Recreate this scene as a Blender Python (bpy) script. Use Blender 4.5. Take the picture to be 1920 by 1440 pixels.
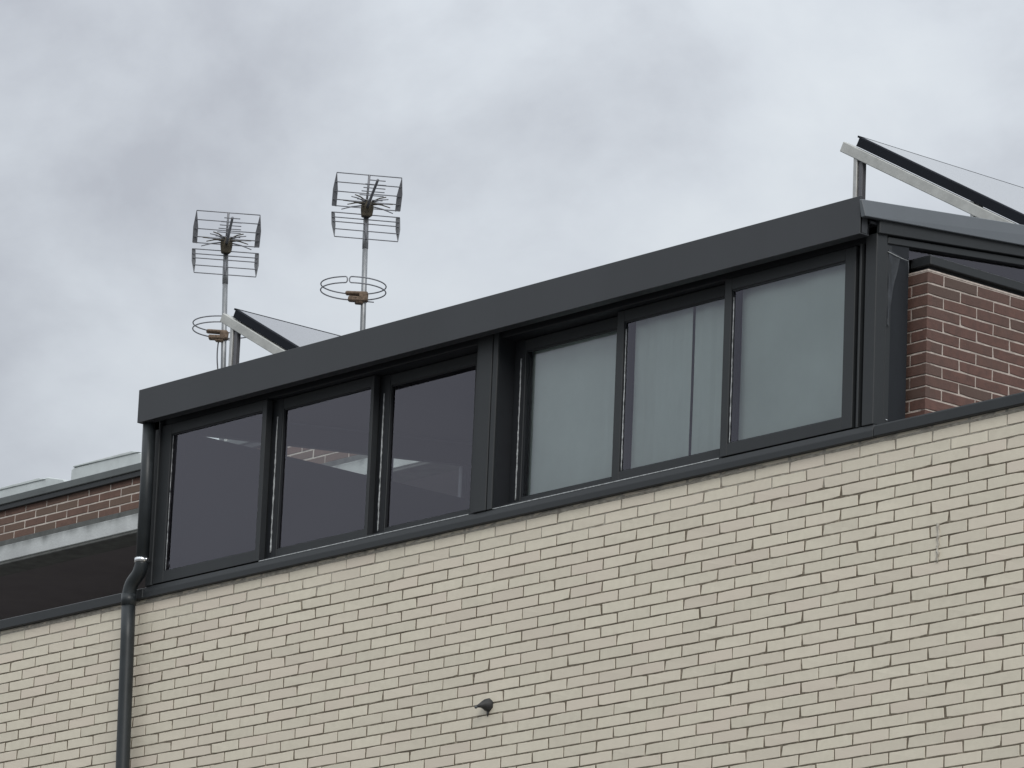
import bpy, bmesh, math, random
from mathutils import Vector, Matrix
random.seed(7)
scene = bpy.context.scene
for o in list(bpy.data.objects): bpy.data.objects.remove(o)

# ------------------------------------------------------------------ camera
CAM = Vector((23.8479, -17.6693, -6.3126))
YAW, PITCH, ROLL, FPX = -0.86564, 0.25407, 0.04261, 9899.7
fw = Vector((math.sin(YAW)*math.cos(PITCH), math.cos(YAW)*math.cos(PITCH), math.sin(PITCH)))
rt = Vector((math.cos(YAW), -math.sin(YAW), 0)); up = rt.cross(fw)
r2 = math.cos(ROLL)*rt + math.sin(ROLL)*up; u2 = -math.sin(ROLL)*rt + math.cos(ROLL)*up
cd = bpy.data.cameras.new('camera'); cam = bpy.data.objects.new('camera', cd)
scene.collection.objects.link(cam)
cd.sensor_width = 36.0; cd.lens = FPX/1920*36.0; cd.clip_start = 0.5; cd.clip_end = 6000
M = Matrix((r2, u2, -fw)).transposed().to_4x4(); M.translation = CAM
cam.matrix_world = M; scene.camera = cam
scene.render.resolution_x, scene.render.resolution_y = 1024, 768

# ------------------------------------------------------------------ sky, sun, exposure
SUN_DIR = Vector((0.80, -0.52, 0.58)).normalized()         # towards the sun, hidden behind cloud
w = bpy.data.worlds.new('World'); scene.world = w; w.use_nodes = True
nt = w.node_tree; nt.nodes.clear()
def N(t, **k):
    n = nt.nodes.new(t)
    for a, b in k.items(): setattr(n, a, b)
    return n
out = N('ShaderNodeOutputWorld'); bg = N('ShaderNodeBackground'); bg.inputs['Strength'].default_value = 0.1
sky = N('ShaderNodeTexSky', sky_type='NISHITA', sun_disc=False)
sky.sun_elevation = math.asin(SUN_DIR.z); sky.sun_rotation = math.atan2(SUN_DIR.x, SUN_DIR.y)
tc = N('ShaderNodeTexCoord'); mp = N('ShaderNodeMapping')
mp.inputs['Scale'].default_value = (1, 1, 1.35); mp.inputs['Location'].default_value = (7.105, -4.531, -2.49)
n1 = N('ShaderNodeTexNoise'); n1.inputs['Scale'].default_value = 13.0; n1.inputs['Detail'].default_value = 9.0
n1.inputs['Roughness'].default_value = 0.56; n1.inputs['Distortion'].default_value = 0.15
n2 = N('ShaderNodeTexNoise'); n2.inputs['Scale'].default_value = 4.6; n2.inputs['Detail'].default_value = 3.0
nm = N('ShaderNodeMix', data_type='FLOAT'); nm.inputs[0].default_value = 0.42
cr = N('ShaderNodeValToRGB')
e = cr.color_ramp.elements
e[0].position = 0.35; e[0].color = (4.62, 4.86, 5.34, 1)
e[1].position = 0.585; e[1].color = (7.65, 8.10, 8.40, 1)
m_ = e.new(0.46); m_.color = (6.35, 6.74, 7.22, 1)
mx = N('ShaderNodeMix', data_type='RGBA'); mx.inputs[0].default_value = 0.95
sep = N('ShaderNodeSeparateXYZ')
mr = N('ShaderNodeMapRange'); mr.inputs['From Min'].default_value = 0.0; mr.inputs['From Max'].default_value = 1.0
mr.inputs['To Min'].default_value = 0.58; mr.inputs['To Max'].default_value = 2.25      # overcast: brighter to the zenith
mul = N('ShaderNodeMix', data_type='RGBA', blend_type='MULTIPLY'); mul.inputs[0].default_value = 1.0
L = nt.links.new
L(tc.outputs['Generated'], mp.inputs['Vector']); L(mp.outputs[0], n1.inputs['Vector']); L(mp.outputs[0], n2.inputs['Vector'])
L(n2.outputs['Fac'], nm.inputs[2]); L(n1.outputs['Fac'], nm.inputs[3]); L(nm.outputs[0], cr.inputs[0])
L(tc.outputs['Generated'], sep.inputs[0]); L(sep.outputs['Z'], mr.inputs['Value'])
L(cr.outputs[0], mul.inputs[6]); L(mr.outputs[0], mul.inputs[7])
L(sky.outputs[0], mx.inputs[6]); L(mul.outputs[2], mx.inputs[7]); L(mx.outputs[2], bg.inputs['Color']); L(bg.outputs[0], out.inputs[0])
sd = bpy.data.lights.new('sun', 'SUN'); sd.energy = 1.35; sd.angle = math.radians(25); sd.color = (1.0, 0.965, 0.91)
sun = bpy.data.objects.new('sun', sd); scene.collection.objects.link(sun)
sun.rotation_euler = SUN_DIR.to_track_quat('Z', 'Y').to_euler()
scene.view_settings.view_transform = 'Standard'; scene.view_settings.look = 'None'
scene.view_settings.exposure = 0.0; scene.view_settings.gamma = 1.0; scene.view_settings.use_curve_mapping = False

# ------------------------------------------------------------------ materials
def mat(name, col, rough=0.6, metal=0.0, var=0.0, vscale=3.0, col2=None, bump=0.0, bscale=60.0, rvar=0.0, stretch=(1,1,1),
        rnd=None, rcol=None, spec=0.5, ramp=(.34, .66)):
    """procedural principled: base colour with noise variation; rnd: 'object' or 'island' per-piece variation towards rcol"""
    m = bpy.data.materials.new(name); m.use_nodes = True; t = m.node_tree
    b = t.nodes['Principled BSDF']; b.inputs['Roughness'].default_value = rough; b.inputs['Metallic'].default_value = metal
    b.inputs['Specular IOR Level'].default_value = spec
    geo = t.nodes.new('ShaderNodeNewGeometry')
    mpn = t.nodes.new('ShaderNodeMapping'); mpn.inputs['Scale'].default_value = stretch
    t.links.new(geo.outputs['Position'], mpn.inputs['Vector'])
    cur = None
    c2 = col2 or tuple(c*(1-var) for c in col)
    nz = t.nodes.new('ShaderNodeTexNoise'); nz.inputs['Scale'].default_value = vscale; nz.inputs['Detail'].default_value = 6
    nz.inputs['Roughness'].default_value = 0.6
    t.links.new(mpn.outputs[0], nz.inputs['Vector'])
    rmp = t.nodes.new('ShaderNodeValToRGB'); rmp.color_ramp.elements[0].position = ramp[0]; rmp.color_ramp.elements[1].position = ramp[1]
    rmp.color_ramp.elements[0].color = (*c2, 1); rmp.color_ramp.elements[1].color = (*col, 1)
    t.links.new(nz.outputs['Fac'], rmp.inputs[0]); cur = rmp.outputs[0]
    if rnd:
        if rnd == 'object':
            s = t.nodes.new('ShaderNodeObjectInfo').outputs['Random']
        else:
            s = geo.outputs['Random Per Island']
        mm = t.nodes.new('ShaderNodeMath'); mm.operation = 'POWER'; mm.inputs[1].default_value = 2.2
        t.links.new(s, mm.inputs[0])
        mxn = t.nodes.new('ShaderNodeMix'); mxn.data_type = 'RGBA'; mxn.inputs[7].default_value = (*rcol, 1)
        t.links.new(mm.outputs[0], mxn.inputs[0]); t.links.new(cur, mxn.inputs[6])
        wn = t.nodes.new('ShaderNodeTexWhiteNoise'); wn.noise_dimensions = '1D'; t.links.new(s, wn.inputs['W'])
        mr2 = t.nodes.new('ShaderNodeMapRange'); mr2.inputs['To Min'].default_value = .925; mr2.inputs['To Max'].default_value = 1.03
        t.links.new(wn.outputs['Value'], mr2.inputs['Value'])
        ml = t.nodes.new('ShaderNodeMix'); ml.data_type = 'RGBA'; ml.blend_type = 'MULTIPLY'; ml.inputs[0].default_value = 1
        t.links.new(mxn.outputs[2], ml.inputs[6]); t.links.new(mr2.outputs[0], ml.inputs[7]); cur = ml.outputs[2]
    t.links.new(cur, b.inputs['Base Color'])
    if rvar:
        mr3 = t.nodes.new('ShaderNodeMapRange'); mr3.inputs['To Min'].default_value = rough-rvar; mr3.inputs['To Max'].default_value = rough+rvar
        t.links.new(nz.outputs['Fac'], mr3.inputs['Value']); t.links.new(mr3.outputs[0], b.inputs['Roughness'])
    if bump:
        nb = t.nodes.new('ShaderNodeTexNoise'); nb.inputs['Scale'].default_value = bscale; nb.inputs['Detail'].default_value = 4
        t.links.new(geo.outputs['Position'], nb.inputs['Vector'])
        bp = t.nodes.new('ShaderNodeBump'); bp.inputs['Strength'].default_value = bump; bp.inputs['Distance'].default_value = 0.004
        t.links.new(nb.outputs['Fac'], bp.inputs['Height']); t.links.new(bp.outputs[0], b.inputs['Normal'])
    return m
CREAM, CREAM2, PINK = (.665, .612, .498), (.620, .568, .460), (.640, .566, .470)
M_white_o = mat('glazed_cream_brick', CREAM, .62, col2=CREAM2, vscale=22, bump=.35, bscale=140, rnd='object', rcol=PINK)
M_white_i = mat('glazed_cream_brick_far', CREAM, .62, col2=CREAM2, vscale=22, bump=.35, bscale=140, rnd='island', rcol=PINK)
M_mortar_w = mat('grey_brown_mortar', (.36, .32, .25), .9, col2=(.150, .124, .090), vscale=18, bump=.8, bscale=90, ramp=(.50, .70))
M_mortar_t = mat('fresh_grey_mortar', (.42, .39, .33), .9, col2=(.22, .19, .15), vscale=14, bump=.8, bscale=90)
M_bed = mat('smeared_pale_mortar', (.50, .47, .41), .9, col2=(.30, .275, .235), vscale=26, bump=1, bscale=110)
M_red_o = mat('dark_red_brick', (.138, .068, .053), .75, col2=(.098, .052, .042), vscale=25, bump=.4, bscale=120, rnd='object', rcol=(.092, .060, .048))
M_red_b = mat('weathered_red_brick', (.150, .082, .060), .75, col2=(.115, .064, .048), vscale=25, bump=.4, bscale=120, rnd='object', rcol=(.125, .082, .060))
M_mortar_r = mat('pale_pink_mortar', (.55, .48, .43), .9, col2=(.36, .31, .28), vscale=30, bump=.8, bscale=90)
M_mortar_b = mat('bleached_mortar', (.62, .56, .50), .9, col2=(.45, .40, .36), vscale=12)
M_anth = mat('anthracite_paint', (.0395, .0425, .0475), .5, var=.16, vscale=2.2, rvar=.08, stretch=(1, 1, .4), spec=.38, bump=.25, bscale=1.6)
M_anth2 = mat('anthracite_frame', (.0265, .0295, .032), .5, spec=.34, var=.12, vscale=5, rvar=.05)
M_dark = mat('black_gasket_and_shade', (.010, .012, .015), .55, var=.2)  # black gasket; also paints shade on the head, stiles and reveals
M_verge = mat('anthracite_trim_skylit', (.105, .118, .132), .38, var=.12, vscale=2)  # anthracite lightened to paint in the sky reflection on the verge
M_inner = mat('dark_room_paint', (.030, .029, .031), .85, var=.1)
M_pipe = mat('dark_grey_pipe', (.024, .029, .032), .42, spec=.4, var=.3, vscale=9, rvar=.08)
M_steel = mat('shiny_clamp_steel', (.80, .81, .82), .22, 1.0, var=.1, vscale=80)
M_alu = mat('weathered_aluminium', (.46, .46, .45), .5, .55, var=.22, vscale=14)
M_beam = mat('chalky_white_aluminium', (.47, .475, .455), .6, .15, var=.2, vscale=10, bump=.3, bscale=50)
M_mast = mat('galvanised_mast', (.30, .31, .32), .45, .7, var=.4, vscale=30, stretch=(1, 1, .3))
M_rod = mat('dull_antenna_rod', (.22, .225, .245), .5, .5, var=.2, vscale=30)
M_plate = mat('grey_side_plate', (.13, .135, .145), .6, .2, var=.3, vscale=20)
M_hub = mat('olive_brown_housing', (.075, .062, .040), .8, var=.5, vscale=40)
M_tan = mat('rusty_tan_clamp', (.19, .135, .095), .85, var=.6, vscale=60, bump=1, bscale=120)
M_coll = mat('black_collector_frame', (.009, .011, .016), .75, var=.2, spec=.15)
M_conc = mat('stained_concrete', (.50, .52, .52), .9, col2=(.40, .415, .415), vscale=2.2, bump=.6, bscale=60, stretch=(2.4, 1, 1.2))
def add_runs(m, z0, z1, dark):
    """water runs hanging from the upper edge of the beam, ragged along its length"""
    t = m.node_tree; b = t.nodes['Principled BSDF']; src = b.inputs['Base Color'].links[0].from_socket
    g = t.nodes.new('ShaderNodeNewGeometry'); sp = t.nodes.new('ShaderNodeSeparateXYZ'); t.links.new(g.outputs['Position'], sp.inputs[0])
    mp = t.nodes.new('ShaderNodeMapping'); mp.inputs['Scale'].default_value = (5, 1, 1.5); t.links.new(g.outputs['Position'], mp.inputs['Vector'])
    n = t.nodes.new('ShaderNodeTexNoise'); n.inputs['Scale'].default_value = 1.6; n.inputs['Detail'].default_value = 5; t.links.new(mp.outputs[0], n.inputs['Vector'])
    a = t.nodes.new('ShaderNodeMapRange'); a.inputs['From Min'].default_value = z0; a.inputs['From Max'].default_value = z1
    t.links.new(sp.outputs['Z'], a.inputs['Value'])
    s_ = t.nodes.new('ShaderNodeMath'); s_.operation = 'ADD'; t.links.new(a.outputs[0], s_.inputs[0]); t.links.new(n.outputs['Fac'], s_.inputs[1])
    r = t.nodes.new('ShaderNodeMapRange'); r.interpolation_type = 'SMOOTHSTEP'; r.inputs['From Min'].default_value = .95; r.inputs['From Max'].default_value = 2.0
    t.links.new(s_.outputs[0], r.inputs['Value'])
    x = t.nodes.new('ShaderNodeMix'); x.data_type = 'RGBA'; x.inputs[7].default_value = (*dark, 1)
    t.links.new(r.outputs[0], x.inputs[0]); t.links.new(src, x.inputs[6]); t.links.new(x.outputs[2], b.inputs['Base Color'])
add_runs(M_conc, 1.552, 1.664, (.05, .054, .052))
M_concdark = mat('damp_concrete_ledge', (.12, .125, .12), .9, var=.4, vscale=10)
M_soffit = mat('dark_brown_soffit', (.135, .120, .128), .8, var=.2, vscale=2)
M_cap = mat('grey_sheet_cap', (.10, .112, .112), .55, var=.25, vscale=4)
M_box = mat('pale_grey_roof_box', (.56, .60, .60), .6, var=.18, vscale=8)
M_ground = mat('street_paving', (.15, .145, .14), .9, var=.25, vscale=.6)
M_plaster = mat('grey_plaster', (.33, .32, .30), .9, var=.15)
M_roof = mat('grey_roof_membrane', (.25, .25, .25), .9, var=.2)
M_blind = mat('grey_blind_fabric', (.66, .73, .68), .85, var=.08, vscale=2.5, bump=.15, bscale=300)
M_seal_and_highlight = mat('pale_seal_and_highlight', (.50, .52, .53), .8, var=.55, vscale=55)
M_film = mat('peeling_grey_film', (.050, .056, .065), .55, spec=.4, var=.7, vscale=14, stretch=(1, 1, .5), bump=.5, bscale=40)
M_sheet = mat('dark_side_sheet', (.020, .023, .028), .6, spec=.25, var=.3, vscale=6, stretch=(1, 1, .3))
M_spout = mat('dark_lead_spout', (.035, .035, .036), .6, var=.3, vscale=40)
M_cable = mat('grey_cable', (.10, .10, .11), .6)
def glass(name, k=1.62, tint=(.90, .93, .92), rough=0.0):
    m = bpy.data.materials.new(name); m.use_nodes = True; t = m.node_tree; t.nodes.clear()
    o = t.nodes.new('ShaderNodeOutputMaterial'); g = t.nodes.new('ShaderNodeBsdfGlossy'); g.inputs['Roughness'].default_value = rough
    g.inputs['Color'].default_value = (.90, .87, 1, 1)
    tr = t.nodes.new('ShaderNodeBsdfTransparent'); tr.inputs['Color'].default_value = (*tint, 1)
    f = t.nodes.new('ShaderNodeFresnel'); f.inputs['IOR'].default_value = 1.5
    ml = t.nodes.new('ShaderNodeMath'); ml.operation = 'MULTIPLY'; ml.inputs[1].default_value = k; ml.use_clamp = True
    ms = t.nodes.new('ShaderNodeMixShader')
    t.links.new(f.outputs[0], ml.inputs[0]); t.links.new(ml.outputs[0], ms.inputs[0])
    t.links.new(tr.outputs[0], ms.inputs[1]); t.links.new(g.outputs[0], ms.inputs[2]); t.links.new(ms.outputs[0], o.inputs[0])
    return m
M_glass = glass('window_glass')
M_cglass = mat('collector_glass', (.075, .08, .10), .12, var=.1, spec=.55)

# ------------------------------------------------------------------ helpers
COL = scene.collection
def link(name, me, m, parent=None, loc=None):
    o = bpy.data.objects.new(name, me); COL.objects.link(o)
    if m and len(me.materials) == 0: me.materials.append(m)
    if parent: o.parent = parent
    if loc is not None: o.location = loc
    return o
def tag(o, label=None, cat=None, group=None, kind=None):
    if label: o['label'] = label
    if cat: o['category'] = cat
    if group: o['group'] = group
    if kind: o['kind'] = kind
    return o
def thing(name, label, cat, group=None, loc=(0, 0, 0)):
    o = bpy.data.objects.new(name, None); COL.objects.link(o); o.location = loc; o.empty_display_size = .2
    return tag(o, label, cat, group)
def bm_box(bm, x0, x1, y0, y1, z0, z1):
    v = [bm.verts.new(c) for c in ((x0,y0,z0),(x1,y0,z0),(x1,y1,z0),(x0,y1,z0),(x0,y0,z1),(x1,y0,z1),(x1,y1,z1),(x0,y1,z1))]
    for f in ((3,2,1,0),(4,5,6,7),(0,1,5,4),(1,2,6,5),(2,3,7,6),(3,0,4,7)): bm.faces.new([v[i] for i in f])
    return v
def finish(bm, name, m, parent=None, bevel=0.0, smooth=False, loc=None):
    if len(bm.faces) > 1: bmesh.ops.recalc_face_normals(bm, faces=bm.faces)
    if bevel:
        bmesh.ops.bevel(bm, geom=bm.edges[:], offset=bevel, segments=1, affect='EDGES', clamp_overlap=True)
    me = bpy.data.meshes.new(name); bm.to_mesh(me); bm.free()
    if smooth:
        for p in me.polygons: p.use_smooth = True
    return link(name, me, m, parent, loc)
def box(name, x0, x1, y0, y1, z0, z1, m, parent=None, bevel=.003):
    bm = bmesh.new(); bm_box(bm, x0, x1, y0, y1, z0, z1)
    return finish(bm, name, m, parent, bevel)
def prism(name, pts, axis, a, b, m, parent=None, bevel=.002):
    """polygon pts in the two other axes, extruded along axis from a to b"""
    bm = bmesh.new(); lo, hi = [], []
    for (p, q) in pts:
        for t, l in ((a, lo), (b, hi)):
            c = {'x': (t, p, q), 'y': (p, t, q), 'z': (p, q, t)}[axis]; l.append(bm.verts.new(c))
    n = len(pts); bm.faces.new(lo); bm.faces.new(hi[::-1])
    for i in range(n): bm.faces.new([lo[i], hi[i], hi[(i+1) % n], lo[(i+1) % n]])
    return finish(bm, name, m, parent, bevel)
def tube_into(bm, pts, rad, seg=8, caps=True):
    pts = [Vector(p) for p in pts]; rings = []
    rads = rad if isinstance(rad, (list, tuple)) else [rad]*len(pts)
    ref = None
    for i, p in enumerate(pts):
        d = (pts[min(i+1, len(pts)-1)] - pts[max(i-1, 0)]).normalized()
        if ref is None: ref = Vector((0, 0, 1)) if abs(d.z) < .9 else Vector((1, 0, 0))
        a = d.cross(ref).normalized(); b = a.cross(d).normalized(); ref = b
        rings.append([bm.verts.new(p + rads[i]*(math.cos(2*math.pi*k/seg)*a + math.sin(2*math.pi*k/seg)*b)) for k in range(seg)])
    for i in range(len(rings)-1):
        for k in range(seg):
            bm.faces.new([rings[i][k], rings[i][(k+1) % seg], rings[i+1][(k+1) % seg], rings[i+1][k]])
    if caps:
        bm.faces.new(rings[0][::-1]); bm.faces.new(rings[-1])
def tube(name, pts, rad, m, parent=None, seg=8):
    bm = bmesh.new(); tube_into(bm, pts, rad, seg)
    return finish(bm, name, m, parent, 0, True)
def bezier(p0, p1, p2, n=8):
    p0, p1, p2 = map(Vector, (p0, p1, p2))
    return [(1-t)**2*p0 + 2*t*(1-t)*p1 + t*t*p2 for t in [i/n for i in range(n+1)]]
def in_view(p):
    d = Vector(p) - CAM; z = d.dot(fw)
    return 960+FPX*d.dot(r2)/z, 720-FPX*d.dot(u2)/z, z

# brick pieces: front chamfered box, local x = length, y<0 outward, z = height; origin at the centre of the face
def brick_data(rng, bl, bh, depth=.05, ch=.002, jit=.0013):
    xs, zs = bl/2, bh/2
    def j(k=1): return rng.uniform(-jit, jit)*k
    cut = rng.choice((0, 0, 0, .004, .006))                        # now and then a rubbed corner
    q = rng.randrange(4)
    base = [(-xs, -zs), (-xs*.45+j(20), -zs), (xs*.5+j(20), -zs), (xs, -zs), (xs, zs), (xs*.45+j(20), zs), (-xs*.5+j(20), zs), (-xs, zs)]
    c = (0, 3, 4, 7)[q]; base[c] = (base[c][0]*(1-cut/xs), base[c][1]*(1-cut/zs*.6))
    ring = [(x+j(.8), ch, z+j()) for x, z in base]
    front = [(x-math.copysign(ch, x) if abs(x) > xs*.8 else x, j(.4), z-math.copysign(ch, z)) for x, y, z in ring]
    back = [(x, depth, z) for x, y, z in ring]
    n = 8
    f = [tuple(range(n))] + [(n+k, n+(k+1) % n, (k+1) % n, k) for k in range(n)] + [(2*n+k, 2*n+(k+1) % n, n+(k+1) % n, n+k) for k in range(n)]
    return front+ring+back, f
def brick_variants(name, n, bl, bh, m, depth=.05, side=None):
    res = []
    for k in range(n):
        v, f = brick_data(random, bl, bh, depth); me = bpy.data.meshes.new(name); me.from_pydata(v, [], f); me.update(); me.materials.append(m)
        if side:
            me.materials.append(side); me.polygons.foreach_set('material_index', [0]*9+[1]*(len(f)-9))
        res.append(me)
    return res

# ------------------------------------------------------------------ ground and the body of the building
GZ = -7.95
bm = bmesh.new(); v = [bm.verts.new(c) for c in ((-900, -900, GZ), (900, -900, GZ), (900, 900, GZ), (-900, 900, GZ))]; bm.faces.new(v)
tag(finish(bm, 'ground', M_ground), kind='structure')

# ------------------------------------------------------------------ white brick wall
wall = thing('white_brick_wall', 'tall cream white brick facade wall below the row of dark framed windows', 'wall', loc=(0, 0, GZ))
CW, CH, JT, JV = .25, .06, .0066, .0086
WX0, WX1 = -9.0, 10.0
def wpart(o): o.location = Vector(o.location) - Vector((0, 0, GZ)); return o
# mortar: an uneven recessed sheet, nearly flush in the freshly pointed top courses
def hsh(i, k):
    x = math.sin(i*127.1 + k*311.7)*43758.5453; return x - math.floor(x)
vs, fs = [], []
nx = int((WX1-WX0)/.125)+1; zs_ = [.012 - .06*k for k in range(60)] + [.012-.06*60-.4*k for k in range(1, 12)]
zs_ = [z for z in zs_ if z > GZ] + [GZ]
for k, z in enumerate(zs_):
    for i in range(nx):
        d = .0024 + .0020*hsh(i, k)
        vs.append((WX0+.125*i, d, z))
for k in range(len(zs_)-1):
    for i in range(nx-1):
        a = k*nx+i; fs.append((a, a+nx, a+nx+1, a+1))
for nm, mm, ff in (('fresh_mortar', M_mortar_t, fs[:3*(nx-1)]), ('mortar', M_mortar_w, fs[3*(nx-1):])):
    me = bpy.data.meshes.new(nm); me.from_pydata(vs, [], ff); me.update()
    for p in me.polygons: p.use_smooth = True
    wpart(link(nm, me, mm, wall))
wpart(box('wall_core', WX0, WX1, .03, .30, GZ, .02, M_plaster, wall, 0))
spots = []
rows = int((0-GZ)/CH)
for r in range(rows):
    off = 0 if r % 2 == 0 else CW/2
    for i in range(int(WX0/CW)-1, int(WX1/CW)+1):
        cx = (i+.5)*CW + off; cz = -(r+.5)*CH - .0
        if cx-CW/2 < WX0 or cx+CW/2 > WX1: continue
        spots.append((cx, cz, r))
def rank(s):
    u, v, z = in_view((s[0], 0, s[1]))
    if not (-10 < u < 1930 and -10 < v < 1450): return 1e9 + z
    if 205 < u < 262: return 5e8 + z                                # behind the downpipe
    return z
spots.sort(key=rank)
var_w = brick_variants('brick', 14, CW-JV, CH-JT, M_white_o, side=M_mortar_w)
PATCH = 6.308
def wobble(s):
    cx, cz, r = s; h = hsh(round(cx*8)+9000, r); g = hsh(round(cx*8)+1234, r+77)
    return cx+(h-.5)*.0024, (g-.5)*.002, cz+(hsh(r, 3)-.5)*.0012+(g-.5)*.0010, (h-.5)*.004
for s in spots[:300]:
    x, y, z, a = wobble(s)
    o = link('brick', random.choice(var_w), None, wall); o.location = (x, y, z-GZ); o.rotation_euler = (0, a, 0)
vs, fs, fi = [], [], []
for s in spots[300:]:
    x, y, z, a = wobble(s); v, f = brick_data(random, CW-JV, CH-JT, .03); b = len(vs)
    if s[1] < -4: f = f[:9]
    vs += [(x+px, y+py, z+pz - a*px) for px, py, pz in v]; fs += [tuple(b+i for i in q) for q in f]; fi += [0]*9+[1]*(len(f)-9)
me = bpy.data.meshes.new('brick_field'); me.from_pydata(vs, [], fs); me.update()
me.materials.append(M_white_i); me.materials.append(M_mortar_w)
me.polygons.foreach_set('material_index', fi)
tag(wpart(link('brick_field', me, M_white_i, wall)), 'remaining cream bricks of the facade', kind='stuff')
# ragged mortar bed and brick slips under the coping
vs, fs = [], []
n = 380
for i in range(n+1):
    x = WX0 + (WX1-WX0)*i/n; j = random.uniform
    vs += [(x, .004, -.003+j(-.0025, .0015)), (x, j(-.004, .001), .006+j(-.002, .002)), (x, j(-.005, .0015), .017+j(-.003, .002)), (x, .002, .030)]
    if i < n: fs += [(4*i+k, 4*i+4+k, 4*i+5+k, 4*i+1+k) for k in range(3)]
me = bpy.data.meshes.new('mortar_bed'); me.from_pydata(vs, [], fs); me.update()
wpart(link('mortar_bed', me, M_bed, wall))
x = WX0; bm = bmesh.new()
while x < WX1-.3:
    l = .24
    bm_box(bm, x+.01, x+l, -.002+random.uniform(-.001, .002), .01, .006+random.uniform(0, .006), .0225); x += .25
wpart(finish(bm, 'cut_brick', M_white_i, wall, .0015))
# repaired vertical crack on the right of the wall
bm = bmesh.new()
pts = [(PATCH+random.uniform(-.006, .006), -.003, -.475-.0105*k) for k in range(19)]
tube_into(bm, pts, [random.uniform(.005, .0095) for _ in pts], 6)
o = wpart(finish(bm, 'crack_repair', M_bed, wall, 0, True)); o['label'] = 'rough vertical mortar repair across three courses'
# coping along the whole wall
prism('coping', [(-.032, .022), (-.032, .056), (-.022, .088), (.32, .088), (.32, .022)], 'x', -.06, 5.87, M_anth2, wall, .0025).location.z = -GZ
prism('coping', [(-.0318, .022), (-.0318, .076), (-.026, .082), (.32, .084), (.32, .022)], 'x', 5.873, WX1, M_anth2, wall, .004).location.z = -GZ
prism('coping', [(-.032, .024), (-.032, .083), (.32, .085), (.32, .024)], 'x', WX0, -.063, M_anth2, wall, .004).location.z = -GZ

# ------------------------------------------------------------------ glazed dormer
dm = thing('glazed_dormer', 'dark grey glazed roof extension with six sliding panes on top of the white wall', 'roof extension', loc=(0, 0, .09))
class D:                                                             # parts are given in world coordinates
    @staticmethod
    def fix(o): o.location = Vector(o.location) - Vector((0, 0, .09)); return o
SL = .105
def roofz(y): return 1.224 + SL*y
# box gutter across the front with a small inner lip
o = D.fix(prism('box_gutter', [(-.14, 1.04), (-.14, 1.236), (-.128, 1.236), (-.128, 1.05), (-.09, 1.05), (-.09, 1.21), (-.078, 1.21), (-.078, 1.04)], 'x', -.068, 5.856, M_anth, dm, .0015))
for xx in (-.068, 5.850): D.fix(box('gutter_end', xx, xx+.006, -.137, -.081, 1.046, 1.20, M_anth, dm, 0))
# roof slab, verge trims and side beams
D.fix(prism('roof_sheet', [(-.08, roofz(-.08)-.06), (-.08, roofz(-.08)-.012), (2.9, roofz(2.9)-.012), (2.9, roofz(2.9)-.06)], 'x', -.05, 5.868, M_anth, dm, .002))
bm = bmesh.new()
va = [bm.verts.new(c) for c in ((5.905, -.150, 1.118), (5.888, -.166, 1.206), (5.888, 2.9, 1.224+.1074*2.9), (5.905, 2.9, 1.1335+.0852*2.9),
                                (5.870, -.150, 1.118), (5.870, -.166, 1.206), (5.870, 2.9, 1.224+.1074*2.9), (5.870, 2.9, 1.1335+.0852*2.9))]
for f in ((0,1,2,3),(7,6,5,4),(0,4,5,1),(1,5,6,2),(2,6,7,3),(3,7,4,0)): bm.faces.new([va[i] for i in f])
D.fix(finish(bm, 'verge_trim', M_verge, dm, .003))
D.fix(prism('verge_trim', [(-.075, 1.125), (-.075, 1.206), (2.9, 1.224+.1074*2.9), (2.9, 1.1335+.0852*2.9)], 'x', -.075, -.052, M_anth, dm, .003))
D.fix(prism('side_beam', [(-.03, 1.062), (-.03, 1.140), (2.9, 1.43), (2.9, 1.352)], 'x', 5.80, 5.884, M_anth2, dm, .003))
D.fix(prism('side_beam', [(.05, 1.028), (.05, 1.064), (2.9, 1.349), (2.9, 1.313)], 'x', 5.80, 5.866, M_anth2, dm, .003))
D.fix(prism('side_beam', [(-.03, 1.012), (-.03, 1.14), (2.9, 1.43), (2.9, 1.305)], 'x', -.05, .0, M_inner, dm, 0))
# soffit behind the gutter; window head coloured black to paint in the shade there
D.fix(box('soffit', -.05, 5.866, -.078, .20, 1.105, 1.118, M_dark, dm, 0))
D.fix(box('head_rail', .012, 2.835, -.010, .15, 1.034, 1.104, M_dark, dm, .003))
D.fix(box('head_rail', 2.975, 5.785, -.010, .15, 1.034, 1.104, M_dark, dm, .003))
D.fix(box('corner_post', -.048, .010, -.03, .16, .089, 1.104, M_anth2, dm, .003))
D.fix(box('corner_post', 5.787, 5.866, -.03, .045, .0885, 1.104, M_anth2, dm, .003))
D.fix(box('corner_post', 5.787, 5.846, .045, .20, .0885, 1.04, M_dark, dm, 0))
D.fix(box('jamb', 5.743, 5.757, -.028, .15, .089, 1.033, M_anth2, dm, .002))
D.fix(box('reveal_shade', 2.9965, 2.9985, -.02, .16, .093, 1.09, M_dark, dm, 0)); D.fix(box('jamb', 5.762, 5.786, .03, .15, .089, 1.033, M_dark, dm, 0))  # black sheet and jamb paint the shade inside the window reveals
D.fix(box('mullion', 2.815, 2.842, -.022, .16, .089, 1.104, M_anth2, dm, .003))
D.fix(box('mullion', 2.844, 2.950, -.032, .16, .089, 1.104, M_anth2, dm, .003))
D.fix(box('mullion', 2.957, 2.996, -.030, .16, .089, 1.104, M_anth2, dm, .003))
D.fix(box('track', .012, 2.814, .024, .032, .089, .118, M_anth2, dm, .001)); D.fix(box('track', .012, 2.814, .080, .087, .089, .122, M_anth2, dm, .001))
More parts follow.
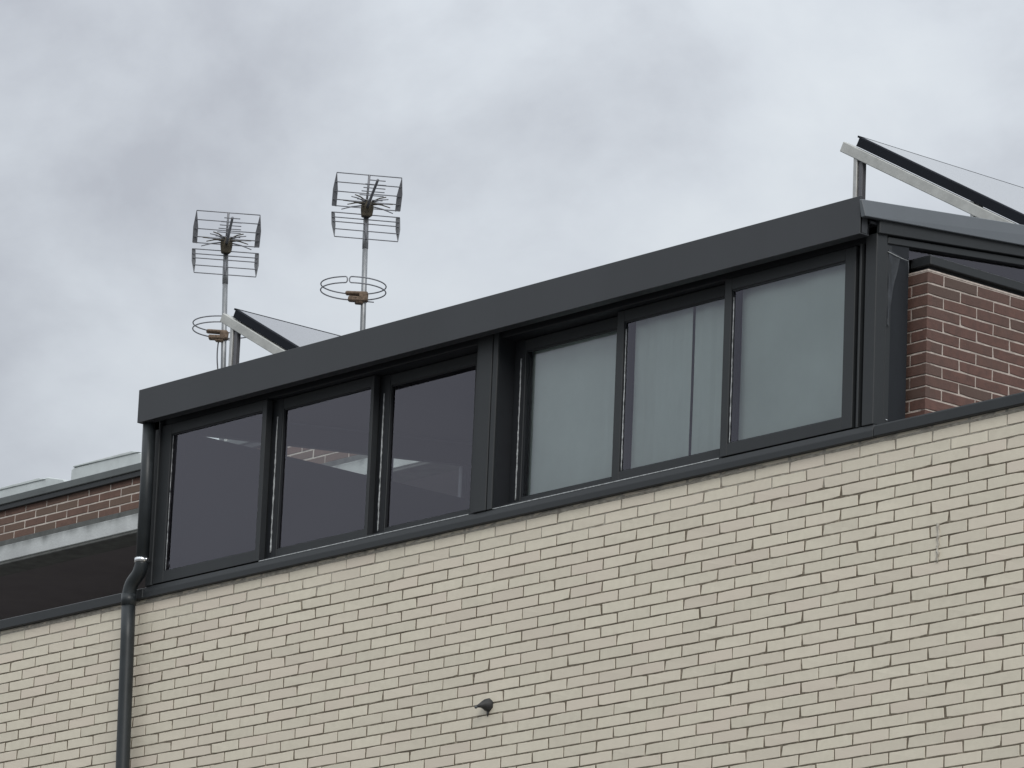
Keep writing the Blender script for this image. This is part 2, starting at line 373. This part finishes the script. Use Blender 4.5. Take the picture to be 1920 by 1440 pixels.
D.fix(box('track', 2.998, 5.742, .024, .032, .089, .118, M_anth2, dm, .001)); D.fix(box('track', 2.998, 5.742, .080, .087, .089, .122, M_anth2, dm, .001))
D.fix(box('lip_highlight', .9951, 2.80, -.0235, -.0195, .0885, .0935, M_seal_and_highlight, dm, .0005)); D.fix(box('lip_highlight', 3.00, 4.752, -.0235, -.0195, .0885, .0935, M_seal_and_highlight, dm, .0005))  # pale strips paint the bright highlight along the sill edge
# sliding sashes on three tracks
def sash(x0, x1, gx0, gx1, y, zb, label):
    d = .043; zt = 1.030; gz0, gz1 = .160, .969
    bm = bmesh.new()
    bm_box(bm, x0, gx0, y, y+d, zb, zt); bm_box(bm, gx1, x1, y, y+d, zb, zt)
    bm_box(bm, gx0, gx1, y+.0006, y+d-.0006, zb, gz0); bm_box(bm, gx0, gx1, y+.0006, y+d-.0006, gz1, zt)
    s = D.fix(finish(bm, 'sash', M_anth2, dm, .002)); s['label'] = label
    bm = bmesh.new(); v = [bm.verts.new(c) for c in ((gx0-.004, y+.016, gz0-.004), (gx1+.004, y+.016, gz0-.004), (gx1+.004, y+.016, gz1+.004), (gx0-.004, y+.016, gz1+.004))]; bm.faces.new(v)
    g = finish(bm, 'pane', M_glass, s)
    bm = bmesh.new()                                                 # black glazing gasket
    for a in ((gx0, gx0+.005, gz0, gz1), (gx1-.005, gx1, gz0, gz1), (gx0+.005, gx1-.005, gz0, gz0+.005), (gx0+.005, gx1-.005, gz1-.007, gz1)):
        bm_box(bm, a[0], a[1], y+.008, y+.0155, a[2], a[3])
    finish(bm, 'gasket', M_dark, s)
    return s
A_, B_, C_ = -.020, .035, .090
s1 = sash(.014, .990, .107, .952, A_, .096, 'leftmost pane frame, on the front track')
s2 = sash(.945, 1.874, 1.076, 1.848, B_, .119, 'middle pane frame of the left group')
s3 = sash(1.83, 2.812, 1.958, 2.672, C_, .123, 'pane frame left of the central post, on the back track')
s4 = sash(3.000, 3.900, 3.088, 3.812, C_, .123, 'pane frame right of the central post, on the back track')
s5 = sash(3.876, 4.800, 3.930, 4.696, B_, .119, 'middle pane frame of the right group')
s6 = sash(4.756, 5.708, 4.808, 5.633, A_, .096, 'rightmost pane frame, on the front track')
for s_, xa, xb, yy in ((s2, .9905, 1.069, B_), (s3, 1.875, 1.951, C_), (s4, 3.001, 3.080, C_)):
    box('stile_shade', xa, xb, yy-.0022, yy-.0004, .12, 1.032, M_dark, s_, 0)  # added black strips, painting the shade on the recessed stiles
def seal(s, x, y, z0, z1, w=.007):
    bm = bmesh.new(); n = 46
    pts = [(x+random.uniform(-.0014, .0014), y, z0+(z1-z0)*k/n) for k in range(n+1)]
    tube_into(bm, pts, [w/2*random.uniform(.45, 1.1) for _ in pts], 5); finish(bm, 'brush_seal', M_seal_and_highlight, s, 0, True)
seal(s2, 1.030, .031, .145, .93, .010); seal(s3, 1.905, .086, .15, .93, .010); seal(s1, .1115, -.008, .165, .96, .006)
seal(s4, 3.055, .0865, .15, .93, .009); seal(s5, 3.9365, .047, .165, .93, .008); seal(s6, 4.8145, -.008, .165, .93, .007)
# room behind the panes
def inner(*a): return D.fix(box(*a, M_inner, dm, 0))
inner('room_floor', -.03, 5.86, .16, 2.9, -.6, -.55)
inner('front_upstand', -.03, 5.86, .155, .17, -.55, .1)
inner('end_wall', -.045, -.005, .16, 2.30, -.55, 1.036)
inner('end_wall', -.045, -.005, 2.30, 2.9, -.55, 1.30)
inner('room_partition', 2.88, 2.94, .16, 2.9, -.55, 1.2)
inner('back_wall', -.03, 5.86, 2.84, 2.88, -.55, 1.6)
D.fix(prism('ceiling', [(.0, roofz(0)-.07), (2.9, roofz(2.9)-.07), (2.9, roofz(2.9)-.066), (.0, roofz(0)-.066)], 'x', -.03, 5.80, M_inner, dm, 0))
D.fix(box('end_post', -.04, -.008, 2.27, 2.30, 1.036, 1.245, M_plate, dm, 0))
bm = bmesh.new(); v = [bm.verts.new(c) for c in ((-.02, .26, 1.036), (-.02, 2.27, 1.036), (-.02, 2.27, 1.245), (-.02, .26, 1.04))]; bm.faces.new(v)
D.fix(finish(bm, 'gable_pane', M_glass, dm))
bm = bmesh.new(); v = [bm.verts.new(c) for c in ((5.83, .20, .99), (5.83, 2.8, .99), (5.83, 2.8, 1.32), (5.83, .20, 1.06))]; bm.faces.new(v)
D.fix(finish(bm, 'gable_pane', M_glass, dm))
# side cladding at the right corner: sheet, peeling film, folded flashing
D.fix(box('side_sheet', 5.846, 5.858, .045, .203, .078, 1.045, M_sheet, dm, .001))
D.fix(box('side_sheet', 5.8585, 5.8635, .045, .078, .078, 1.02, M_anth2, dm, .001))
bm = bmesh.new(); nyf, nzf = 9, 26; grid = []
for k in range(nzf+1):
    t = k/nzf; z = .615 + .385*t; row = []
    wd = .006 + .072*t**1.3
    for i in range(nyf+1):
        s = i/nyf
        row.append(bm.verts.new((5.8645 + .005*math.sin(s*3.0+t*4)*s + .003*s*s + .002*math.sin(t*14+s*3), .055 + wd*s, z - .02*s)))
    grid.append(row)
for k in range(nzf):
    for i in range(nyf): bm.faces.new([grid[k][i], grid[k][i+1], grid[k+1][i+1], grid[k+1][i]])
D.fix(finish(bm, 'loose_film', M_film, dm, 0, True))['label'] = 'pale grey film peeling off the dark corner sheet'
D.fix(tube('flashing_edge', [(5.868, .046, .985), (5.870, .12, .972), (5.872, .185, .966)], .0019, M_seal_and_highlight, dm, 6))
D.fix(tube('flashing_edge', [(5.872, .185, .966), (5.870, .19, .93), (5.864, .195, .89)], .0016, M_plate, dm, 6))
D.fix(box('screw_cap', 5.863, 5.868, .060, .070, .125, .130, M_steel, dm, .001))

# roller blinds hanging inside the right group of panes
def blind(x0, x1, y, z0, z1, label):
    bm = bmesh.new(); nx_, g = 24, []
    for i in range(nx_+1):
        x = x0+(x1-x0)*i/nx_; yy = y + .006*math.sin(i*.55+x0*3)+.003*math.sin(i*1.7+1)
        g.append((bm.verts.new((x, yy, z0)), bm.verts.new((x, yy+.002, (z0+z1)/2)), bm.verts.new((x, yy, z1))))
    for i in range(nx_):
        for k in (0, 1): bm.faces.new([g[i][k], g[i+1][k], g[i+1][k+1], g[i][k+1]])
    r = thing('roller_blind', label, 'blind', 'roller blinds behind the right hand panes', loc=((x0+x1)/2, y, z1))
    def fx(o): o.location = Vector(o.location) - r.location; return o
    fx(finish(bm, 'fabric', M_blind, r, 0, True))
    fx(tube('roller', [(x0, y+.02, z1+.012), (x1, y+.02, z1+.012)], .016, M_blind, r, 10))
    fx(box('bottom_bar', x0, x1, y-.004, y+.006, z0-.012, z0, M_seal_and_highlight, r, .001))
    return r
blind(3.016, 3.800, .160, .125, 1.0, 'pale grey roller blind behind the pane just right of the central post')
blind(3.944, 4.386, .108, .125, 1.0, 'left one of the two pale grey blinds meeting behind the middle right pane')
blind(4.396, 4.740, .108, .125, 1.0, 'right narrower one of the two pale grey blinds meeting behind the middle right pane')
blind(4.806, 5.660, .052, .125, 1.0, 'wide pale grey roller blind behind the rightmost pane')

# ------------------------------------------------------------------ downpipe
dp = thing('downpipe', 'dark grey round downpipe running down the white wall left of the windows', 'pipe', loc=(-.09, -.075, GZ))
def P(o): o.location = Vector(o.location) - dp.location; return o
R = .0395
top = [(-.022, -.085, 1.045), (-.021, -.080, .70), (-.022, -.078, .23)]
P(tube('upper_pipe', top, R*.96, M_pipe, dp, 20))
el = bezier((-.022, -.078, .232), (-.022, -.078, .165), (-.078, -.080, .130), 6)[0:] + bezier((-.078, -.080, .130), (-.128, -.082, .095), (-.125, -.082, .02), 6)[1:]
P(tube('elbow', el, R, M_pipe, dp, 20))
P(tube('lower_pipe', [(-.125, -.082, .03), (-.118, -.078, -.22), (-.092, -.076, -.97), (-.07, -.075, -2.5), (-.07, -.075, GZ+.02)], R*1.02, M_pipe, dp, 20))
P(tube('socket', [(-.125, -.082, .045), (-.1235, -.0815, -.02)], R*1.10, M_pipe, dp, 20))
P(tube('clamp', [(-.022, -.078, .243), (-.022, -.078, .219)], R*1.12, M_steel, dp, 20))['label'] = 'shiny steel pipe clamp'
P(tube('clamp_screw', [(.016, -.085, .231), (.030, -.082, .231)], .008, M_steel, dp, 8))
for zz in (-2.2, -4.4): P(box('wall_bracket', -.120+.02*(zz < -1), -.09+.03*(zz < -1), -.05, .004, zz-.012, zz+.012, M_pipe, dp, .002))

# small spout in the wall
sp = thing('drain_spout', 'small dark funnel spout sticking out of the white brick wall', 'spout', loc=(3.010, 0, -.972)); sp.scale = (.9, .9, .9)
tube('spout_tube', [(.002, .01, .004), (.0, -.010, .004), (-.002, -.030, .004), (-.004, -.055, -.004), (-.006, -.084, -.016)], [.042, .040, .031, .017, .007], M_spout, sp, 7)
tube('drip_tongue', [(.002, .004, -.030), (.002, -.008, -.046), (.002, -.004, -.064)], [.010, .007, .002], M_spout, sp, 6)
tube('tip_ring', [(-.008, -.086, -.018), (-.009, -.094, -.024)], [.010, .008], M_plate, sp, 8)

# ------------------------------------------------------------------ red brick end wall (right)
RX, RY, RZ, RC, RM = 5.948, .25, .9152, .06*.984, .25*.9505
rw = thing('red_brick_wall', 'dark red brick end wall with pale mortar beside the right corner of the windows', 'wall', loc=(RX, RY, -1.0))
def W(o): o.location = Vector(o.location) - rw.location; return o
W(box('mortar', 5.60, RX-.0035, RY+.0035, 2.9, -1.0, RZ+.012, M_mortar_r, rw, 0))
J = .0084
half = RM*.48
vS = brick_variants('brick', 6, RM-J, RC-J, M_red_o, .03); vH = brick_variants('brick', 5, half-J/2, RC-J, M_red_o, .03)
def redbrick(meshes, x, y, z, side):
    o = link('brick', random.choice(meshes), None, rw)
    j = random.uniform
    o.location = Vector((x+j(-.0008, .0008), y+j(-.0008, .0008), z+j(-.0008, .0008))) - rw.location
    o.rotation_euler = (0, j(-.004, .004), math.pi/2 if side else 0); return o
for k in range(18):
    z = RZ - (k+.5)*RC
    # side face (x = RX), local x runs along y
    if k % 2 == 0:
        redbrick(vH, RX, RY + (half-J/2)/2 + .0001, z, True); y = RY + half + J/2
        redbrick(vS, RX-(RM-J)/2-.0002, RY, z, False)
    else:
        y = RY; redbrick(vH, RX-(half-J/2)/2-.0002, RY, z, False); redbrick(vS, RX-half-J/2-(RM-J)/2, RY, z, False)
    n = 0
    while y + RM < 2.85 and n < 7:
        redbrick(vS, RX, y + (RM-J)/2 + .0001, z, True); y += RM; n += 1
W(box('top_mortar', 5.80, RX-.001, RY+.002, 2.9, RZ+.001, RZ+.010, M_mortar_r, rw, .002))
W(box('gap_shade', 5.80, RX-.030, RY+.03, 2.9, RZ+.010, .952, M_dark, rw, 0))  # black fill paints the shade in the gap below the cap
W(box('wall_cap', 5.81, RX+.004, RY+.012, 2.9, .952, .998, M_anth2, rw, .003))
W(box('wall_cap_flange', 5.81, RX-.012, RY+.02, 2.9, .998, 1.004, M_anth2, rw, .001))

# ------------------------------------------------------------------ set back storey behind, with red brick parapet band
ub = thing('set_back_storey', 'set back top storey with red brick band and stained concrete beam left of the dormer', 'building', loc=(-3, 2.9, -1.0))
def U(o): o.location = Vector(o.location) - ub.location; return o
BX0, BX1 = -12.0, 5.7
RB0 = 1.706; BC, BM = .0584, .2447
U(box('mortar', BX0, BX1, 2.9035, 3.08, 1.67, 1.95, M_mortar_b, ub, 0))
vb = brick_variants('brick', 7, BM-.0105, BC-.0100, M_red_b, .03)
for k in range(4):
    x = -.438 - BM*((k % 2)*.5)
    for i in range(28):
        xc = x - (i+.5)*BM
        o = link('brick', random.choice(vb), None, ub)
        o.location = Vector((xc+random.uniform(-.001, .001), 2.9+random.uniform(-.001, .0005), RB0+(k+.5)*BC)) - ub.location
U(box('parapet_cap', BX0, BX1, 2.86, 3.14, 1.963, 2.014, M_cap, ub, .004))
U(box('cap_underlay', BX0, BX1, 2.872, 3.10, 1.926, 1.963, M_anth2, ub, .002))
U(box('concrete_ledge', BX0, BX1, 2.885, 3.1, 1.664, 1.707, M_concdark, ub, .003))
U(box('concrete_beam', BX0, BX1, 2.865, 3.1, 1.552, 1.6635, M_conc, ub, .004))
U(box('beam_drip', BX0, BX1, 2.872, 3.1, 1.530, 1.552, M_concdark, ub, .004))
U(box('soffit', BX0, BX1, 3.1, 6.2, 1.535, 1.60, M_soffit, ub, 0))
U(box('back_wall', BX0, BX1, 6.2, 6.4, -1.0, 1.6, M_soffit, ub, 0))
U(box('roof_deck', BX0, BX1, 3.08, 9.0, 1.90, 1.96, M_roof, ub, 0))
U(box('facade', -.05, BX1, 2.9, 3.08, -1.0, 1.68, M_plaster, ub, 0))
U(box('terrace_floor', BX0, -.05, .30, 6.2, -1.06, -1.0, M_plaster, ub, 0))
U(box('core', BX0+.2, BX1, 6.4, 9.0, GZ, 1.90, M_plaster, ub, 0)); U(box('end_face', BX1, BX1+.12, 3.0, 9.0, GZ, 1.98, M_plaster, ub, 0))

# low pale boxes on that roof
def roofbox(pts, y0, y1, label):
    r = thing('roof_hatch', label, 'roof hatch', 'low pale boxes on the left roof', loc=(sum(p[0] for p in pts)/len(pts), (y0+y1)/2, 1.96))
    def fx(o): o.location = Vector(o.location) - r.location; return o
    fx(prism('upstand', pts, 'y', y0, y1, M_box, r, .006))
    x0 = min(p[0] for p in pts); x1 = [p[0] for p in pts if p[1] > 2.12][-1]; zt = max(p[1] for p in pts)
    fx(prism('lid_rim', [(x0+.03, zt-.002), (x0+.03, zt+.008), (x1-.10, zt+.008), (x1-.02, zt-.012)], 'y', y0-.008, y1+.008, M_box, r, .002))
    return r
roofbox([(-5.085, 1.96), (-5.085, 2.140), (-5.06, 2.154), (-4.37, 2.157), (-4.285, 2.135), (-4.272, 1.96)], 3.00, 3.5, 'pale grey box hatch on the left roof next to the downpipe')
roofbox([(-6.6, 1.96), (-6.6, 2.146), (-5.40, 2.146), (-5.215, 2.102), (-5.16, 2.06), (-5.16, 1.96)], 3.03, 3.6, 'pale grey slanted hatch at the far left edge of the roof')

# ------------------------------------------------------------------ solar collectors
TILT = math.radians(28.9); ct, st = math.cos(TILT), math.sin(TILT)
def collector(px, pz, y0, label):
    r = thing('solar_collector', label, 'solar collector', 'solar collectors on the roof', loc=(px, y0, 1.96))
    def fx(o): o.location = Vector(o.location) - r.location; return o
    LEN, WID, TH = 1.98, 2.12, .062
    def pl(s, n): return (px + s*ct - n*st*-1*-1, pz - s*st - n*ct)     # s down the slope, n below the top face
    def pr(name, s0, s1, n0, n1, ya, yb, m, bev=.003):
        return fx(prism(name, [pl(s0, n0), pl(s1, n0), pl(s1, n1), pl(s0, n1)], 'y', ya, yb, m, r, bev))
    pr('casing', 0, LEN, .004, TH, y0, y0+WID, M_coll)
    pr('glass_cover', .02, LEN-.02, .0, .0035, y0+.02, y0+WID-.02, M_cglass, .001)
    pr('edge_lip', -.014, .006, .0, .012, y0-.003, y0+WID, M_coll, .001)
    for k, ya in enumerate((y0+.005, y0+1.0, y0+1.95)):
        pr('support_beam', -.105, LEN+.02, TH+.007, TH+.070, ya-.02, ya+.03, M_beam, .004)
        zb = pl(0, TH+.070)[1]
        # upright: two flanges of an open channel
        xa = px - .043
        bm = bmesh.new(); bm_box(bm, xa, xa+.032, ya-.012, ya+.03, 1.96, zb-.01); fx(finish(bm, 'upright', M_alu, r, .003))
        bm = bmesh.new(); bm_box(bm, xa+.040, xa+.072, ya-.004, ya+.03, 1.96, zb-.045); fx(finish(bm, 'upright', M_cable, r, .003))
    fx(tube('hose_stub', [(px-.02, y0+.06, pz-.03), (px-.075, y0+.05, pz-.032)], .006, M_rod, r, 6))
    return r
collector(2.302, 3.090, 3.3, 'tilted flat solar collector on its frame above the right end of the roof')
collector(-3.712, 3.112, 3.3, 'smaller looking tilted solar collector beside the left antenna mast')

# ------------------------------------------------------------------ antenna masts
def antenna(x, y, zh, ztop, lean, az_off, zr, ring_s, gap_a, label, hub_m, cable):
    base = Vector((x, y, 1.96))
    r = thing('antenna_mast', label, 'antenna', 'television antennas on the roof', loc=base)
    hd = math.radians(-37.1 if x < -4 else -38.7); t0 = Vector((math.cos(hd), math.sin(hd), 0))      # both aerials point at the same transmitter
    s0 = Vector((-t0.y, t0.x, 0)); a = az_off
    t = (t0*math.cos(a) + s0*math.sin(a)); s = Vector((-t.y, t.x, 0)); z = Vector((0, 0, 1))
    def ax(h): return Vector((x + lean*(h-zh), y, h))
    def fx(o): o.location = Vector(o.location) - base; return o
    fx(tube('pole', [ax(1.96), ax(ztop*.5+.98), ax(zh+.02)], .0185, M_mast, r, 12))
    fx(tube('pole_sleeve', [ax(zh-.16), ax(zh-.28)], .0205, M_mast, r, 12))
    H = ax(zh)
    def plate(name, pts, th, m, par):
        bm = bmesh.new(); nrm = (pts[1]-pts[0]).cross(pts[2]-pts[0]).normalized()*th
        lo = [bm.verts.new(p-nrm) for p in pts]; hi = [bm.verts.new(p+nrm) for p in pts]
        bm.faces.new(lo); bm.faces.new(hi[::-1]); n = len(pts)
        for i in range(n): bm.faces.new([lo[i], hi[i], hi[(i+1) % n], lo[(i+1) % n]])
        return finish(bm, name, m, par, 0)
    # two hinged halves of the corner reflector
    for sg, hh, ff, fr, wb in ((1, .205, .095, (0, .19, .44, .72, 1.0), .034), (-1, .195, .088, (0, .20, .38, .68, 1.0), .026)):
        b0 = H + z*(.012 if sg > 0 else -.034) - t*.02
        tip = b0 + z*sg*hh + t*ff
        top_w, bot_w = (.222, .232) if sg > 0 else (.216, .232)
        rf = fx(tube('reflector', [b0-z*sg*.01, tip+z*sg*.004], .0085, M_rod, r, 6)); rf['label'] = 'upper half of the grid reflector' if sg > 0 else 'lower half of the grid reflector'
        def sub(o): return o
        for f in fr:
            c = b0.lerp(tip, f); wdt = bot_w + (top_w-bot_w)*f
            sub(tube('rod', [c - s*wdt, c + s*wdt], .0037, M_rod, rf, 6))
        for e_ in (-1, 1):
            p0 = b0 + s*e_*(bot_w+.002); p1 = tip + s*e_*(top_w+.001)
            mid = p0.lerp(p1, .5)
            pts = [p0, p0 - s*e_*wb - t*.02, mid - s*e_*wb*.8 - t*.02, p1 - s*e_*.003, p1, mid + s*e_*.008]
            sub(plate('side_plate', pts, .0012, M_plate if sg < 0 else M_rod, rf))
    # boom with directors
    bt = H + t*.55 + z*.045
    b_ = fx(tube('boom', [H + t*.02, H.lerp(bt, .5), bt], [.011, .010, .009], M_rod, r, 8))
    for i, f in enumerate((.30, .45, .58, .70, .82, .96)):
        c = H.lerp(bt, f) + z*.004; l = .095 - .030*f if i < 5 else .055
        tube('director', [c - s*l, c + s*l], .0036, M_rod, b_, 6)
    # housing and spread dipoles
    bm = bmesh.new()
    hb = [(-.036, -.06), (.036, -.06), (.044, .0), (.036, .05), (-.036, .05), (-.044, .0)]
    lo = [bm.verts.new(H + s*p + z*(q-.005) + t*.055) for p, q in hb]; hi = [bm.verts.new(H + s*p*.8 + z*q*.9 - t*.03) for p, q in hb]
    bm.faces.new(lo); bm.faces.new(hi[::-1])
    for i in range(6): bm.faces.new([lo[i], hi[i], hi[(i+1) % 6], lo[(i+1) % 6]])
    hbo = fx(finish(bm, 'housing', hub_m, r, .006))
    for i, (l, dz, dt) in enumerate(((.155, -.045, .02), (.150, .012, .02), (.115, .0, .03), (.125, -.030, .03), (.105, .015, .05), (.085, .02, .06))):
        for e_ in (-1, 1):
            a0 = H + t*(.03+i*.022) + z*.015 + s*e_*.02
            tube('dipole_arm', [a0, a0.lerp(a0 + s*e_*l + z*dz + t*dt, .55) + z*.006, a0 + s*e_*l + z*dz + t*dt], [.005, .0045, .0035], hub_m if i % 2 else M_rod, hbo, 6)
    # folded loop dipole lower on the mast
    m0 = ax(zr); RR = .218
    cen = m0 + t0*math.sqrt(max(0, RR*RR-ring_s*ring_s)) + s0*ring_s*-1
    ga = math.atan2(t0.y, t0.x) + gap_a; gw = .085
    def ring(a_, h): return cen + Vector((math.cos(a_)*RR, math.sin(a_)*RR, h))
    loop = []; n = 56
    for i in range(n+1): loop.append(ring(ga + gw + (2*math.pi-2*gw)*i/n, .021))
    ge = ga - gw; gs = ga + gw
    for q in range(1, 5): loop.append(ring(ge + .055*math.sin(q*math.pi/5), .021*math.cos(q*math.pi/5)) )
    for i in range(n+1): loop.append(ring(ge - (2*math.pi-2*gw)*i/n, -.021))
    for q in range(1, 5): loop.append(ring(gs - .055*math.sin(q*math.pi/5), -.021*math.cos(q*math.pi/5)))
    loop.append(loop[0].copy())
    fx(tube('loop_dipole', loop, .0046, M_rod, r, 6))
    bm = bmesh.new()
    for (ds, dt, dz, a1, b1, c1) in ((-.05, .0, .018, .075, .03, .011), (-.045, .0, -.022, .06, .034, .016), (.0, .0, -.005, .03, .034, .03), (-.03, .0, -.04, .03, .025, .012)):
        c = m0 + s0*ds + t0*(dt+.012) + z*dz
        vv = [bm.verts.new(c + s0*p*a1 + t0*q*b1 + z*w_*c1 + Vector((random.uniform(-.004, .004),)*3)) for w_ in (-1, 1) for p, q in ((-1, -1), (1, -1), (1, 1), (-1, 1))]
        for f in ((3,2,1,0),(4,5,6,7),(0,1,5,4),(1,2,6,5),(2,3,7,6),(3,0,4,7)): bm.faces.new([vv[i] for i in f])
    cl = fx(finish(bm, 'clamp', M_tan, r, .008)); tube('clamp_bolt', [m0 + s0*.02 - z*.03, m0 + s0*.07 - z*.032], .004, M_rod, cl, 6)
    if cable:
        fx(tube('cable', bezier(m0 - s0*.035 - z*.04, m0 - s0*.05 - z*.15, m0 - s0*.02 - z*.30, 8) + [m0 - s0*.02 - z*.6], .005, M_cable, r, 6))
    return r
antenna(-4.391, 3.7, 3.775, 4.01, -.055, math.radians(3.5), 3.121, .0, -.02, 'left antenna mast standing behind the small collector', M_hub, True)
antenna(-2.850, 3.7, 3.738, 3.985, -.030, math.radians(7), 3.118, .072, -.16, 'right antenna mast standing free on the skyline', M_hub, False)
